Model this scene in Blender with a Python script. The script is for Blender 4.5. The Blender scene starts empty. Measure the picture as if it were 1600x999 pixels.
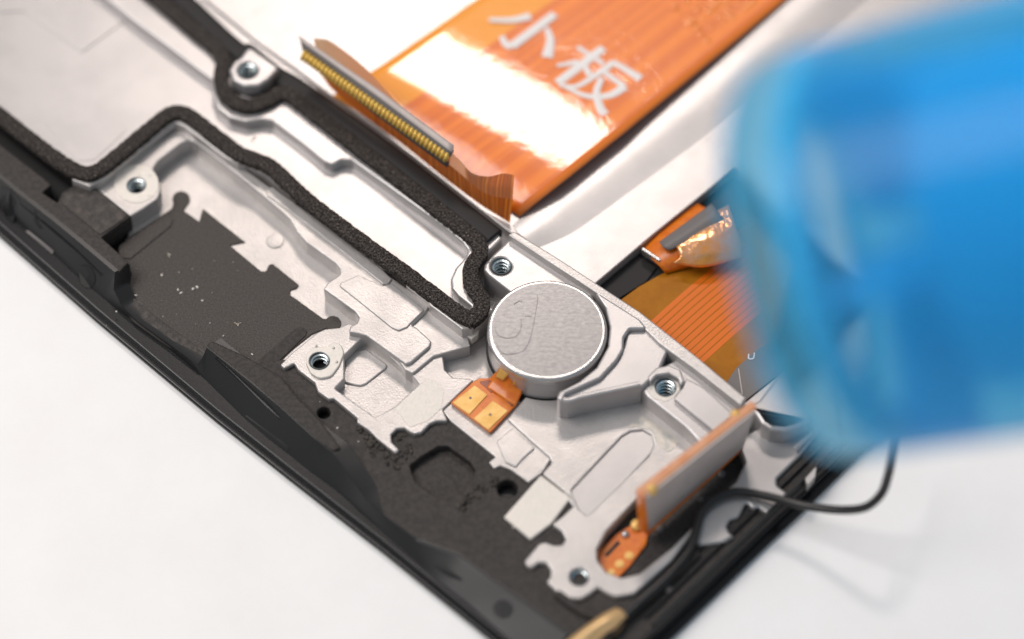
import bpy, bmesh, math, random
from mathutils import Vector, Matrix
random.seed(7)
scene = bpy.context.scene
C = scene.collection
# ---------------------------------------------------------------- camera (1 unit = 1 cm)
ELEV = math.radians(57.0); DIST = 24.4; WID = 8.64
TGT = Vector((0, 0, 0.30))
VIEW = Vector((0, math.cos(ELEV), -math.sin(ELEV)))
CAM = TGT - VIEW * DIST
RIGHT = Vector((1, 0, 0)); UP = RIGHT.cross(VIEW)
FPX = DIST / WID * 1600.0
cam = bpy.data.cameras.new("camera"); co = bpy.data.objects.new("camera", cam); C.objects.link(co)
co.location = CAM
co.rotation_euler = (math.radians(90) - ELEV, 0, 0)
cam.sensor_width = 36.0; cam.lens = 36.0 * DIST / WID
cam.clip_start = 0.5; cam.clip_end = 2000
cam.dof.use_dof = True; cam.dof.focus_distance = DIST - 0.05
cam.dof.aperture_fstop = cam.lens * 1e-3 / 0.95      # lens opening 0.95 cm across
cam.dof.aperture_blades = 0
scene.camera = co
# ---------------------------------------------------------------- light
w = bpy.data.worlds.new("World"); scene.world = w; w.use_nodes = True
bg = w.node_tree.nodes["Background"]; bg.inputs[0].default_value = (0.88, 0.94, 1.0, 1); bg.inputs[1].default_value = 0.30
def area(name, loc, to, size, power, col):
    l = bpy.data.lights.new(name, 'AREA'); l.shape = 'RECTANGLE'; l.size, l.size_y = size
    l.energy = power; l.color = col
    o = bpy.data.objects.new(name, l); C.objects.link(o); o.location = loc
    o.rotation_euler = (Vector(to) - Vector(loc)).to_track_quat('-Z', 'Y').to_euler(); return o
area("desk_lamp", (-1.0, 31.5, 38), (0, 0, 0), (9.5, 6), 5400, (1.0, 0.88, 0.80))
area("fill_light", (-26, 6, 40), (0, 0, 0), (26, 26), 12800, (1.0, 0.945, 0.905))  # unseen fill lamp added overhead, not a window
scene.view_settings.view_transform = 'Standard'; scene.view_settings.look = 'None'
scene.view_settings.exposure = 0.18; scene.view_settings.gamma = 1.0
scene.cycles.use_denoising = True
scene.cycles.max_bounces = 8
# ---------------------------------------------------------------- helpers
PXC = WID / 1600.0
def P(x, y, z):
    d = RIGHT * (x - 800.0) - UP * (y - 499.5) + VIEW * FPX
    return CAM + d * ((z - CAM.z) / d.z)
def D(x, y, dist):                      # point at a depth along the view axis
    d = RIGHT * (x - 800.0) - UP * (y - 499.5) + VIEW * FPX
    return CAM + d * (dist / FPX)
def link(o, parent=None):
    C.objects.link(o)
    if parent: o.parent = parent
    return o
def tag(o, label, cat=None, group=None, kind=None):
    if label: o["label"] = label
    if cat: o["category"] = cat
    if group: o["group"] = group
    if kind: o["kind"] = kind
    return o
def thing(name, label, cat):
    o = bpy.data.objects.new(name, None); o.empty_display_size = 0.3; C.objects.link(o)
    return tag(o, label, cat)
def finish(me, mat, ang=38):
    for p in me.polygons: p.use_smooth = True
    me.set_sharp_from_angle(angle=math.radians(ang))
    for p in me.polygons: p.use_smooth = abs(p.normal.z) < 0.999
    me.materials.clear(); me.materials.append(mat)
def mesh(name, verts, faces, mat, parent=None, smooth=True, ang=38):
    me = bpy.data.meshes.new(name); me.from_pydata([tuple(v) for v in verts], [], faces); me.update()
    bm = bmesh.new(); bm.from_mesh(me); bmesh.ops.recalc_face_normals(bm, faces=bm.faces); bm.to_mesh(me); bm.free()
    for p in me.polygons: p.use_smooth = smooth
    if smooth: me.set_sharp_from_angle(angle=math.radians(ang))
    me.materials.append(mat)
    return link(bpy.data.objects.new(name, me), parent)
def fillet(pts, r, n=5):
    out = []; m = len(pts)
    for i in range(m):
        p = pts[i]; a = pts[i-1]; b = pts[(i+1) % m]
        va = Vector((a[0]-p[0], a[1]-p[1])); vb = Vector((b[0]-p[0], b[1]-p[1]))
        rr = p[2] if len(p) > 2 else r
        la, lb = va.length, vb.length
        if la < 1e-6 or lb < 1e-6: continue
        c = max(-1, min(1, va.dot(vb) / la / lb)); th = math.pi - math.acos(c)
        t = min(rr * math.tan(th / 2) if th < 3.0 else rr * 3, 0.45 * la, 0.45 * lb)
        if t < 1e-4 or th < 0.05: out.append((p[0], p[1])); continue
        s = (p[0] + va.x/la*t, p[1] + va.y/la*t); e = (p[0] + vb.x/lb*t, p[1] + vb.y/lb*t)
        for k in range(n + 1):
            q = k / n
            out.append(((1-q)**2*s[0] + 2*q*(1-q)*p[0] + q*q*e[0], (1-q)**2*s[1] + 2*q*(1-q)*p[1] + q*q*e[1]))
    res = [out[0]]
    for q in out[1:]:
        if (Vector(q) - Vector(res[-1])).length > 2e-4: res.append(q)
    if (Vector(res[0]) - Vector(res[-1])).length < 2e-4: res.pop()
    return res
def slab_w(name, loops, z0, z1, mat, parent=None, bevel=0.012, bres=2):
    cu = bpy.data.curves.new(name, 'CURVE'); cu.dimensions = '2D'; cu.fill_mode = 'BOTH'
    b = min(bevel, (z1 - z0) * 0.45)
    cu.extrude = (z1 - z0) / 2 - b; cu.bevel_depth = b; cu.bevel_resolution = bres; cu.offset = -b
    for lp in loops:
        s = cu.splines.new('POLY'); s.points.add(len(lp) - 1); s.use_cyclic_u = True
        for i, q in enumerate(lp): s.points[i].co = (q[0], q[1], 0, 1)
    tmp = bpy.data.objects.new(name, cu); C.objects.link(tmp)
    dg = bpy.context.evaluated_depsgraph_get()
    me = bpy.data.meshes.new_from_object(tmp.evaluated_get(dg))
    bpy.data.objects.remove(tmp); bpy.data.curves.remove(cu)
    me.transform(Matrix.Translation((0, 0, (z0 + z1) / 2)))
    bm = bmesh.new(); bm.from_mesh(me); bmesh.ops.remove_doubles(bm, verts=bm.verts, dist=1e-5)
    bmesh.ops.recalc_face_normals(bm, faces=bm.faces); bm.to_mesh(me); bm.free()
    me.name = name; finish(me, mat)
    return link(bpy.data.objects.new(name, me), parent)
def W(pts, z):                           # pixel outline -> plan outline at height z
    o = []
    for p in pts:
        q = P(p[0], p[1], z)
        o.append((q.x, q.y) + ((p[2] * PXC,) if len(p) > 2 else ()))
    return o
def circ(c, r, n=28): return [(c.x + r*math.cos(2*math.pi*i/n), c.y + r*math.sin(2*math.pi*i/n)) for i in range(n)]
def slab(name, pts, z0, z1, mat, parent=None, holes=(), r=4, bevel=0.012, rounds=()):
    loops = [fillet(W(pts, z1), r * PXC)]
    for h in holes: loops.append(fillet(W(h, z1), r * PXC))
    for q in rounds: loops.append(circ(P(q[0], q[1], q[3] if len(q) > 3 else z1), q[2]))
    return slab_w(name, loops, z0, z1, mat, parent, bevel)
def cr(pts, n):                          # Catmull-Rom resample of tuples
    pts = [Vector(p) for p in pts]
    if len(pts) == 2: return [pts[0].lerp(pts[1], i/(n-1)) for i in range(n)]
    seg = [0]
    for i in range(1, len(pts)): seg.append(seg[-1] + max(1e-6, (pts[i]-pts[i-1]).length))
    out = []
    for k in range(n):
        s = seg[-1] * k / (n - 1); i = 0
        while i < len(pts) - 2 and s > seg[i+1]: i += 1
        t = (s - seg[i]) / (seg[i+1] - seg[i])
        p1, p2 = pts[i], pts[i+1]; p0 = pts[i-1] if i else p1*2 - p2; p3 = pts[i+2] if i+2 < len(pts) else p2*2 - p1
        l = (p2-p1).length
        m1 = (p2 - p0) * (0.5 * min(1, l / max(1e-6, (p2-p0).length) * 2)); m2 = (p3 - p1) * (0.5 * min(1, l / max(1e-6, (p3-p1).length) * 2))
        t2, t3 = t*t, t*t*t
        out.append(p1*(2*t3-3*t2+1) + m1*(t3-2*t2+t) + p2*(-2*t3+3*t2) + m2*(t3-t2))
    return out
def lin(pts, n):
    pts = [Vector(p) for p in pts]; seg = [0]
    for i in range(1, len(pts)): seg.append(seg[-1] + max(1e-6, (pts[i]-pts[i-1]).length))
    out = []
    for k in range(n):
        s = seg[-1]*k/(n-1); i = 0
        while i < len(pts)-2 and s > seg[i+1]: i += 1
        out.append(pts[i].lerp(pts[i+1], (s-seg[i])/(seg[i+1]-seg[i])))
    return out
def strip(name, path, width, z0, z1, mat, parent=None, bevel=0.012, n=160, jit=0.0, smooth=True, widths=None, ang=50):
    wp = [P(p[0], p[1], z1) for p in path]
    c = cr([(q.x, q.y, 0) for q in wp], n) if smooth else lin([(q.x, q.y, 0) for q in wp], n)
    L, R = [], []
    for i in range(n):
        t = c[min(i+1, n-1)] - c[max(i-1, 0)]; t.normalize(); nn = Vector((-t.y, t.x, 0))
        f = i/(n-1)
        ww = width if widths is None else widths[0]*(1-f) + widths[-1]*f if len(widths) == 2 else widths[min(int(f*len(widths)), len(widths)-1)]
        h = ww * PXC / 2
        L.append(c[i] + nn * (h + random.uniform(-jit, jit))); R.append(c[i] - nn * (h + random.uniform(-jit, jit)))
    V = []; F = []; b = min(bevel, (z1 - z0) * 0.45)
    k = 10
    for l, r_ in zip(L, R):
        u = (r_ - l); d = u.length; u.normalize(); bb = min(b, d * 0.4)
        for (o, z) in ((0, z0), (0, z1-b), (bb*0.29, z1-b*0.29), (bb, z1), (d*0.5, z1), (d-bb, z1), (d-bb*0.29, z1-b*0.29), (d, z1-b), (d, z0), (d*0.5, z0)):
            q = l + u*o; V.append((q.x, q.y, z))
    for i in range(n-1):
        for j in range(k): F.append((i*k+j, i*k+(j+1) % k, (i+1)*k+(j+1) % k, (i+1)*k+j))
    F.append(tuple(range(k))); F.append(tuple(range((n-1)*k, n*k)))
    return mesh(name, V, F, mat, parent, ang=ang)
def loft(name, rows, mat, parent=None, n=40, sub=1, thick=0.0, smooth=True, ang=60, lines=False):
    """rows: lists of (px,py,z); first resampled across, then along"""
    rs = [[P(*q) for q in r] for r in rows]
    f = lin if lines else cr
    rs = [f(r, n) for r in rs]
    if sub > 1:
        cols = [cr([r[j] for r in rs], (len(rs)-1)*sub + 1) for j in range(n)]
        rs = [[cols[j][i] for j in range(n)] for i in range(len(cols[0]))]
    m = len(rs); V = [v for r in rs for v in r]
    F = [(i*n+j, i*n+j+1, (i+1)*n+j+1, (i+1)*n+j) for i in range(m-1) for j in range(n-1)]
    me = bpy.data.meshes.new(name); me.from_pydata([tuple(v) for v in V], [], F); me.update()
    uv = me.uv_layers.new(name="UVMap")
    for p in me.polygons:
        p.use_smooth = smooth
        for li in p.loop_indices:
            vi = me.loops[li].vertex_index; uv.data[li].uv = ((vi % n)/(n-1), (vi//n)/(m-1))
    if me.polygons[len(me.polygons)//2].normal.dot(CAM - Vector(me.polygons[len(me.polygons)//2].center)) < 0: me.flip_normals()
    me.materials.append(mat); o = link(bpy.data.objects.new(name, me), parent)
    if thick:
        md = o.modifiers.new("solid", 'SOLIDIFY'); md.thickness = thick; md.offset = -1
    return o
def tube(name, pts, r, mat, parent=None, n=90, seg=14):
    c = cr(pts, n); V = []; F = []; up = Vector((0.1, 0.2, 1)).normalized()
    for i in range(n):
        t = (c[min(i+1, n-1)] - c[max(i-1, 0)]).normalized(); a = t.cross(up).normalized(); b = a.cross(t)
        for k in range(seg):
            an = 2*math.pi*k/seg; V.append(c[i] + (a*math.cos(an) + b*math.sin(an))*r)
    for i in range(n-1):
        for k in range(seg): F.append((i*seg+k, i*seg+(k+1) % seg, (i+1)*seg+(k+1) % seg, (i+1)*seg+k))
    F.append(tuple(range(seg))); F.append(tuple(range((n-1)*seg, n*seg)))
    return mesh(name, V, F, mat, parent)
def lathe(name, prof, origin, axis, mat, parent=None, seg=64, close=False, ang=40, caps=True):
    axis = Vector(axis).normalized(); a = axis.orthogonal().normalized(); b = axis.cross(a); o = Vector(origin)
    V = []; F = []; m = len(prof)
    for (r, h) in prof:
        for k in range(seg):
            an = 2*math.pi*k/seg; V.append(o + axis*h + (a*math.cos(an) + b*math.sin(an))*r)
    for i in range(m - 1 + (1 if close else 0)):
        for k in range(seg):
            i2 = (i+1) % m
            F.append((i*seg+k, i*seg+(k+1) % seg, i2*seg+(k+1) % seg, i2*seg+k))
    if not close and caps:
        F.append(tuple(range(seg)))
        F.append(tuple(range((m-1)*seg, m*seg)))
    return mesh(name, V, F, mat, parent, ang=ang)
# ---------------------------------------------------------------- materials
def nodes(name):
    m = bpy.data.materials.new(name); m.use_nodes = True; nt = m.node_tree
    return m, nt, nt.nodes["Principled BSDF"]
def mk(name, col, rough=0.5, metal=0.0, bump=0.0, bscale=60, col2=None, cscale=8, cw=(0.4, 0.6), specks=None, spscale=40, spth=0.72,
       coat=0.0, rvar=0.0, spec=0.5, trans=0.0, detail=4, sub=0.0):
    m, nt, b = nodes(name); N, L = nt.nodes, nt.links
    tc = N.new('ShaderNodeTexCoord')
    src = None
    if col2 is not None:
        nz = N.new('ShaderNodeTexNoise'); nz.inputs['Scale'].default_value = cscale; nz.inputs['Detail'].default_value = 6; nz.inputs['Roughness'].default_value = 0.65
        L.new(tc.outputs['Object'], nz.inputs['Vector'])
        rp = N.new('ShaderNodeValToRGB'); rp.color_ramp.elements[0].position = cw[0]; rp.color_ramp.elements[1].position = cw[1]
        rp.color_ramp.elements[0].color = (*col, 1); rp.color_ramp.elements[1].color = (*col2, 1)
        L.new(nz.outputs['Fac'], rp.inputs['Fac']); src = rp.outputs['Color']
    if specks is not None:
        nz = N.new('ShaderNodeTexNoise'); nz.inputs['Scale'].default_value = spscale; nz.inputs['Detail'].default_value = 1.5
        L.new(tc.outputs['Object'], nz.inputs['Vector'])
        rp = N.new('ShaderNodeValToRGB'); rp.color_ramp.elements[0].position = spth; rp.color_ramp.elements[1].position = spth + 0.04
        rp.color_ramp.elements[0].color = (0, 0, 0, 1); rp.color_ramp.elements[1].color = (1, 1, 1, 1)
        L.new(nz.outputs['Fac'], rp.inputs['Fac'])
        mx = N.new('ShaderNodeMix'); mx.data_type = 'RGBA'; L.new(rp.outputs['Color'], mx.inputs[0])
        if src: L.new(src, mx.inputs[6])
        else: mx.inputs[6].default_value = (*col, 1)
        mx.inputs[7].default_value = (*specks, 1); src = mx.outputs[2]
    if src: L.new(src, b.inputs['Base Color'])
    else: b.inputs['Base Color'].default_value = (*col, 1)
    b.inputs['Roughness'].default_value = rough; b.inputs['Metallic'].default_value = metal
    b.inputs['Specular IOR Level'].default_value = spec
    b.inputs['Coat Weight'].default_value = coat; b.inputs['Coat Roughness'].default_value = 0.08
    b.inputs['Transmission Weight'].default_value = trans
    if sub: b.inputs['Subsurface Weight'].default_value = sub; b.inputs['Subsurface Radius'].default_value = (0.1, 0.25, 0.5)
    if rvar:
        nz = N.new('ShaderNodeTexNoise'); nz.inputs['Scale'].default_value = 5; nz.inputs['Detail'].default_value = 5
        L.new(tc.outputs['Object'], nz.inputs['Vector'])
        mr = N.new('ShaderNodeMapRange'); mr.inputs[1].default_value = 0.3; mr.inputs[2].default_value = 0.7
        mr.inputs[3].default_value = rough - rvar; mr.inputs[4].default_value = rough + rvar
        L.new(nz.outputs['Fac'], mr.inputs[0]); L.new(mr.outputs[0], b.inputs['Roughness'])
    if bump:
        nz = N.new('ShaderNodeTexNoise'); nz.inputs['Scale'].default_value = bscale; nz.inputs['Detail'].default_value = detail
        L.new(tc.outputs['Object'], nz.inputs['Vector'])
        bp = N.new('ShaderNodeBump'); bp.inputs['Strength'].default_value = bump; bp.inputs['Distance'].default_value = 0.02
        L.new(nz.outputs['Fac'], bp.inputs['Height']); L.new(bp.outputs['Normal'], b.inputs['Normal'])
    return m
def mk_trace(name, base, line, count, duty=0.7, rough=0.3, coat=0.4, bump=0.0, bscale=6, rng=(0, 1), alt=None):
    """polyimide sheet with copper traces running along V; U counts across"""
    m, nt, b = nodes(name); N, L = nt.nodes, nt.links
    uv = N.new('ShaderNodeUVMap'); sp = N.new('ShaderNodeSeparateXYZ'); L.new(uv.outputs[0], sp.inputs[0])
    mu = N.new('ShaderNodeMath'); mu.operation = 'MULTIPLY'; mu.inputs[1].default_value = count; L.new(sp.outputs[0], mu.inputs[0])
    cb = N.new('ShaderNodeCombineXYZ'); L.new(mu.outputs[0], cb.inputs[0])
    nz = N.new('ShaderNodeTexNoise'); nz.noise_dimensions = '1D'; nz.inputs['Scale'].default_value = 1.0; nz.inputs['Detail'].default_value = 3
    L.new(mu.outputs[0], nz.inputs['W'])
    rp = N.new('ShaderNodeValToRGB'); e = rp.color_ramp.elements
    e[0].position = duty - 0.12; e[0].color = (*base, 1); e[1].position = duty + 0.06; e[1].color = (*line, 1)
    L.new(nz.outputs['Fac'], rp.inputs['Fac']); src = rp.outputs[0]
    if alt:
        lt = N.new('ShaderNodeMath'); lt.operation = 'LESS_THAN'; lt.inputs[1].default_value = alt[1]; L.new(sp.outputs[0], lt.inputs[0])
        mx = N.new('ShaderNodeMix'); mx.data_type = 'RGBA'; L.new(lt.outputs[0], mx.inputs[0]); L.new(src, mx.inputs[6]); mx.inputs[7].default_value = (*alt[0], 1)
        src = mx.outputs[2]
    L.new(src, b.inputs['Base Color'])
    b.inputs['Roughness'].default_value = rough; b.inputs['Coat Weight'].default_value = coat; b.inputs['Coat Roughness'].default_value = 0.07
    if bump:
        tc = N.new('ShaderNodeTexCoord'); n2 = N.new('ShaderNodeTexNoise'); n2.inputs['Scale'].default_value = bscale; n2.inputs['Detail'].default_value = 3
        L.new(tc.outputs['Object'], n2.inputs['Vector'])
        bp = N.new('ShaderNodeBump'); bp.inputs['Strength'].default_value = bump; bp.inputs['Distance'].default_value = 0.03
        L.new(n2.outputs['Fac'], bp.inputs['Height']); L.new(bp.outputs[0], b.inputs['Normal']); L.new(bp.outputs[0], b.inputs['Coat Normal'])
    return m
M_table = mk("white_table", (0.93, 0.925, 0.92), 0.55, bump=0.10, bscale=14, spec=0.3, col2=(0.90, 0.885, 0.88), cscale=1.2, cw=(0.35, 0.7))
M_cast = mk("cast_metal", (0.49, 0.463, 0.450), 0.36, metal=0.42, bump=0.15, bscale=62, col2=(0.56, 0.528, 0.512), cscale=3, rvar=0.03)
M_cast2 = mk("smooth_metal", (0.45, 0.430, 0.427), 0.34, metal=0.46, bump=0.04, bscale=70, col2=(0.49, 0.467, 0.462), cscale=2.0, rvar=0.015)
M_worn = mk("bare_steel_patch", (0.74, 0.70, 0.64), 0.55, metal=0.25, bump=0.25, bscale=45, col2=(0.80, 0.74, 0.68), cscale=25)
M_stain = mk("stained_metal", (0.50, 0.49, 0.46), 0.5, metal=0.4, bump=0.2, bscale=60, col2=(0.68, 0.62, 0.55), cscale=14)
M_foam = mk("foam", (0.012, 0.0100, 0.0090), 0.95, bump=0.8, bscale=55, col2=(0.120, 0.103, 0.094), cscale=60, cw=(0.42, 0.66), spec=0.2, specks=(0.34, 0.28, 0.24), spscale=60, spth=0.70)
M_plast = mk("black_plastic", (0.032, 0.028, 0.0265), 0.58, bump=0.25, bscale=70, col2=(0.056, 0.048, 0.044), cscale=28, specks=(0.35, 0.33, 0.3), spscale=38, spth=0.80, spec=0.28)
M_plastworn = mk("worn_black_plastic", (0.028, 0.024, 0.022), 0.6, bump=0.5, bscale=40, col2=(0.10, 0.08, 0.068), cscale=16, cw=(0.42, 0.75))
M_gloss = mk("satin_black_wall", (0.016, 0.016, 0.0165), 0.36, bump=0.03, bscale=50, specks=(0.3, 0.28, 0.25), spscale=30, spth=0.81, spec=0.4)
M_bezel = mk("glossy_black_edge", (0.008, 0.008, 0.009), 0.25, bump=0.015, bscale=20, specks=(0.4, 0.38, 0.35), spscale=34, spth=0.80, spec=0.35)
M_pad = mk("graphite_pad", (0.038, 0.032, 0.029), 0.75, bump=0.4, bscale=75, col2=(0.105, 0.090, 0.082), cscale=75, cw=(0.36, 0.66), specks=(0.55, 0.5, 0.45), spscale=24, spth=0.80)
M_rubber = mk("black_rubber", (0.016, 0.014, 0.014), 0.6, bump=0.05, bscale=30, spec=0.35)
M_crumb = mk("glue_residue", (0.020, 0.017, 0.015), 0.6, bump=1.0, bscale=26, col2=(0.10, 0.08, 0.06), cscale=20, cw=(0.45, 0.75))
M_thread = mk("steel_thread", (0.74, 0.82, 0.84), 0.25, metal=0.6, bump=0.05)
M_bore = mk("shaded_bore", (0.10, 0.12, 0.13), 0.35, metal=0.6)  # shade between thread crests put into the bore wall's colour
M_lint = mk("lint", (0.50, 0.44, 0.34), 0.9)
M_dark = mk("deep_black", (0.006, 0.006, 0.006), 0.6)
M_motor = None
M_gold = mk("gold_plate", (0.70, 0.40, 0.10), 0.42, metal=0.25, bump=0.1, bscale=50, col2=(0.80, 0.50, 0.17), cscale=7)
M_goldpin = mk("gold_pin", (1.0, 0.66, 0.16), 0.25, metal=0.45)
M_poly = mk("polyimide", (0.66, 0.14, 0.006), 0.35, coat=0.25, col2=(0.76, 0.20, 0.010), cscale=14)
M_polyd = mk("dark_polyimide", (0.26, 0.04, 0.006), 0.25, coat=0.5)
M_amber = mk("amber_board", (0.36, 0.125, 0.001), 0.55, coat=0.0, spec=0.25, col2=(0.41, 0.15, 0.002), cscale=6)
M_trace = mk("copper_trace", (0.72, 0.15, 0.004), 0.45, coat=0.05, spec=0.3)
M_tan = mk("tan_stiffener", (0.50, 0.43, 0.40), 0.5, bump=0.05, bscale=40, col2=(0.56, 0.49, 0.46), cscale=4)
M_peach = mk("lit_flap_peach", (0.92, 0.42, 0.22), 0.5)  # bright look of the lit flap put into the colour
M_peach2 = mk("peach_film", (0.66, 0.27, 0.12), 0.45, col2=(0.72, 0.34, 0.18), cscale=8)
M_glint = mk("glint_film", (0.90, 0.25, 0.03), 0.25, coat=1.0)
M_ink = mk("white_ink", (0.84, 0.80, 0.78), 0.5)
M_wire = mk("black_cable", (0.014, 0.013, 0.013), 0.35, bump=0.05, bscale=30)
M_grey = mk("grey_component", (0.16, 0.145, 0.14), 0.5, bump=0.1, bscale=40)
M_film = mk("glossy_film", (0.80, 0.42, 0.22), 0.16, metal=0.5, coat=1.0, bump=0.9, bscale=9, col2=(0.90, 0.34, 0.04), cscale=7)
M_tip = mk("brass_clip", (0.80, 0.52, 0.25), 0.35, metal=0.5, bump=0.1, bscale=20)
M_blue = mk("blue_plastic", (0.22, 0.70, 1.0), 0.10, spec=0.5, trans=0.95, coat=0.3)
M_blue.node_tree.nodes["Principled BSDF"].inputs["IOR"].default_value = 1.08
M_blue2 = mk("pale_blue_plastic", (0.40, 0.80, 0.95), 0.4)
M_blue3 = mk("dark_blue_plastic", (0.05, 0.47, 0.82), 0.4)
def thin(m, amount, col, low=None):
    nt = m.node_tree; b = nt.nodes["Principled BSDF"]; out = [n for n in nt.nodes if n.type == 'OUTPUT_MATERIAL'][0]
    t_ = nt.nodes.new('ShaderNodeBsdfTranslucent'); t_.inputs[0].default_value = (*col, 1)
    mx = nt.nodes.new('ShaderNodeMixShader'); mx.inputs[0].default_value = amount
    nt.links.new(b.outputs[0], mx.inputs[1]); nt.links.new(t_.outputs[0], mx.inputs[2]); nt.links.new(mx.outputs[0], out.inputs[0])
    if low is not None:
        lt = [n for n in nt.nodes if n.type == 'MATH' and n.operation == 'LESS_THAN'][0]
        mr = nt.nodes.new('ShaderNodeMapRange'); mr.inputs[3].default_value = low; mr.inputs[4].default_value = amount
        nt.links.new(lt.outputs[0], mr.inputs[0]); nt.links.new(mr.outputs[0], mx.inputs[0])
thin(M_blue, 0.42, (0.20, 0.74, 1.0))
thin(M_peach, 0.5, (1.0, 0.55, 0.32))
# brushed top of the motor
def mk_motor():
    m, nt, b = nodes("brushed_steel"); N, L = nt.nodes, nt.links
    tc = N.new('ShaderNodeTexCoord'); mp = N.new('ShaderNodeMapping'); mp.inputs['Scale'].default_value = (16, 34, 20); mp.inputs['Rotation'].default_value = (0, 0, 0.12)
    L.new(tc.outputs['Object'], mp.inputs[0]); nz = N.new('ShaderNodeTexNoise'); nz.inputs['Scale'].default_value = 1.2; nz.inputs['Detail'].default_value = 6; nz.inputs['Roughness'].default_value = 0.7
    L.new(mp.outputs[0], nz.inputs['Vector'])
    rp = N.new('ShaderNodeValToRGB'); rp.color_ramp.elements[0].position = 0.30; rp.color_ramp.elements[1].position = 0.76
    rp.color_ramp.elements[0].color = (0.225, 0.217, 0.222, 1); rp.color_ramp.elements[1].color = (0.41, 0.392, 0.385, 1)
    L.new(nz.outputs['Fac'], rp.inputs[0]); L.new(rp.outputs[0], b.inputs['Base Color'])
    b.inputs['Metallic'].default_value = 0.6; b.inputs['Roughness'].default_value = 0.42
    bp = N.new('ShaderNodeBump'); bp.inputs['Strength'].default_value = 0.02; bp.inputs['Distance'].default_value = 0.01
    L.new(nz.outputs['Fac'], bp.inputs['Height']); L.new(bp.outputs[0], b.inputs['Normal'])
    return m
M_motor = mk_motor()
M_rim = mk("polished_steel", (0.55, 0.53, 0.52), 0.26, metal=0.85, bump=0.08, bscale=14)
# ---------------------------------------------------------------- table
t = mesh("table", [(-60, -40, 0), (60, -40, 0), (60, 70, 0), (-60, 70, 0)], [(0, 1, 2, 3)], M_table, smooth=False)
tag(t, "white tabletop under the opened phone", kind="structure")
# ---------------------------------------------------------------- phone frame
ph = thing("phone_frame", "opened phone mid-frame of silver cast metal with black plastic edge, lying on white table", "phone")
outer = [(-300, 105), (0, 369), (150, 501), (338, 658), (450, 747), (600, 864), (740, 978), (800, 1028), (918, 1118, 70), (1060, 987), (1188, 862), (1259, 794), (1327, 726), (1750, 330), (1750, -320), (-300, -320)]
slab("display_glass", outer, 0.004, 0.055, M_bezel, ph, bevel=0.02, r=2)
inn = [(-300, 85), (0, 352), (150, 484), (338, 642), (450, 731), (600, 848), (740, 962), (800, 1010), (915, 1095, 60), (1050, 972), (1180, 847), (1250, 780), (1318, 714), (1740, 320), (1740, -310), (-300, -310)]
slab("bezel_frame", inn, 0.04, 0.10, M_bezel, ph, bevel=0.02, r=2)
def paired(name, pairs, mat, parent, k=5, extra=0.0):
    rows = [[], [], []]
    for i in range(len(pairs) - 1):
        for s in range(k):
            f = s / k
            for r in (0, 1):
                a, b = pairs[i][r], pairs[i+1][r]
                rows[r].append(tuple(a[j]*(1-f) + b[j]*f for j in range(3)))
    for r in (0, 1): rows[r].append(pairs[-1][r])
    n = len(rows[0]); V = []; F = []
    bot = [P(*q) for q in rows[0]]; top = [P(*q) for q in rows[1]]
    for fr in (0.0, 0.15, 0.5, 0.86, 0.96, 1.0):
        for a, b in zip(bot, top):
            v = a.lerp(b, fr); out = Vector((-0.74, -0.67, 0.5)).normalized()
            V.append(v + out * (extra * math.sin(math.pi * min(1, fr)) ) - Vector((0, 0, 0.012 if fr == 1.0 else 0)) + Vector((0.010, 0.009, 0)) * (1 if fr == 1.0 else 0))
    m = len(V) // n
    F = [(i*n+j, i*n+j+1, (i+1)*n+j+1, (i+1)*n+j) for i in range(m-1) for j in range(n-1)]
    base = len(V)                       # close the back with a vertical skirt so the wall has thickness
    for v in V[(m-1)*n:(m)*n]: pass
    back = [v + Vector((0.10, 0.09, -0.02)) for v in V[(m-1)*n:m*n]]
    V += back; F += [((m-1)*n+j, (m-1)*n+j+1, m*n+j+1, m*n+j) for j in range(n-1)]
    low = [Vector((v.x, v.y, 0.06)) for v in back]; V += low
    F += [(m*n+j, m*n+j+1, (m+1)*n+j+1, (m+1)*n+j) for j in range(n-1)]
    return mesh(name, V, F, mat, parent, ang=50)
zw = 0.34
pairs = [((-160, 187, .10), (-160, 142, zw)), ((-100, 238, .10), (-100, 193, zw)), ((0, 322, .10), (0, 277, zw)), ((40, 358, .10), (30, 302, zw)), ((84, 397, .10), (84, 344, zw)),
         ((118, 430, .10), (128, 380, zw)), ((160, 465, .10), (180, 424, zw)), ((172, 475, .10), (178, 452, .24)), ((188, 488, .10), (190, 478, .17)), ((220, 512, .10), (214, 502, .16)), ((263, 545, .10), (263, 537, .16)),
         ((308, 582, .10), (308, 570, .17)), ((318, 591, .10), (317, 556, .24)), ((323, 596, .10), (323, 541, .29)), ((383, 655, .10), (390, 594, .29)), ((420, 687, .10), (440, 636, .29)), ((458, 716, .10), (490, 682, .29)), ((485, 738, .10), (521, 706, .28)),
         ((525, 767, .10), (544, 738, .26)), ((560, 798, .10), (570, 778, .23)), ((600, 834, .10), (600, 806, .21)), ((660, 887, .10), (645, 838, .21)), ((700, 918, .10), (717, 864, .21)), ((732, 943, .10), (769, 904, .21)),
         ((788, 992, .10), (841, 952, .21)), ((850, 1040, .10), (890, 988, .21))]
paired("side_wall", pairs, M_gloss, ph)
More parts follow.
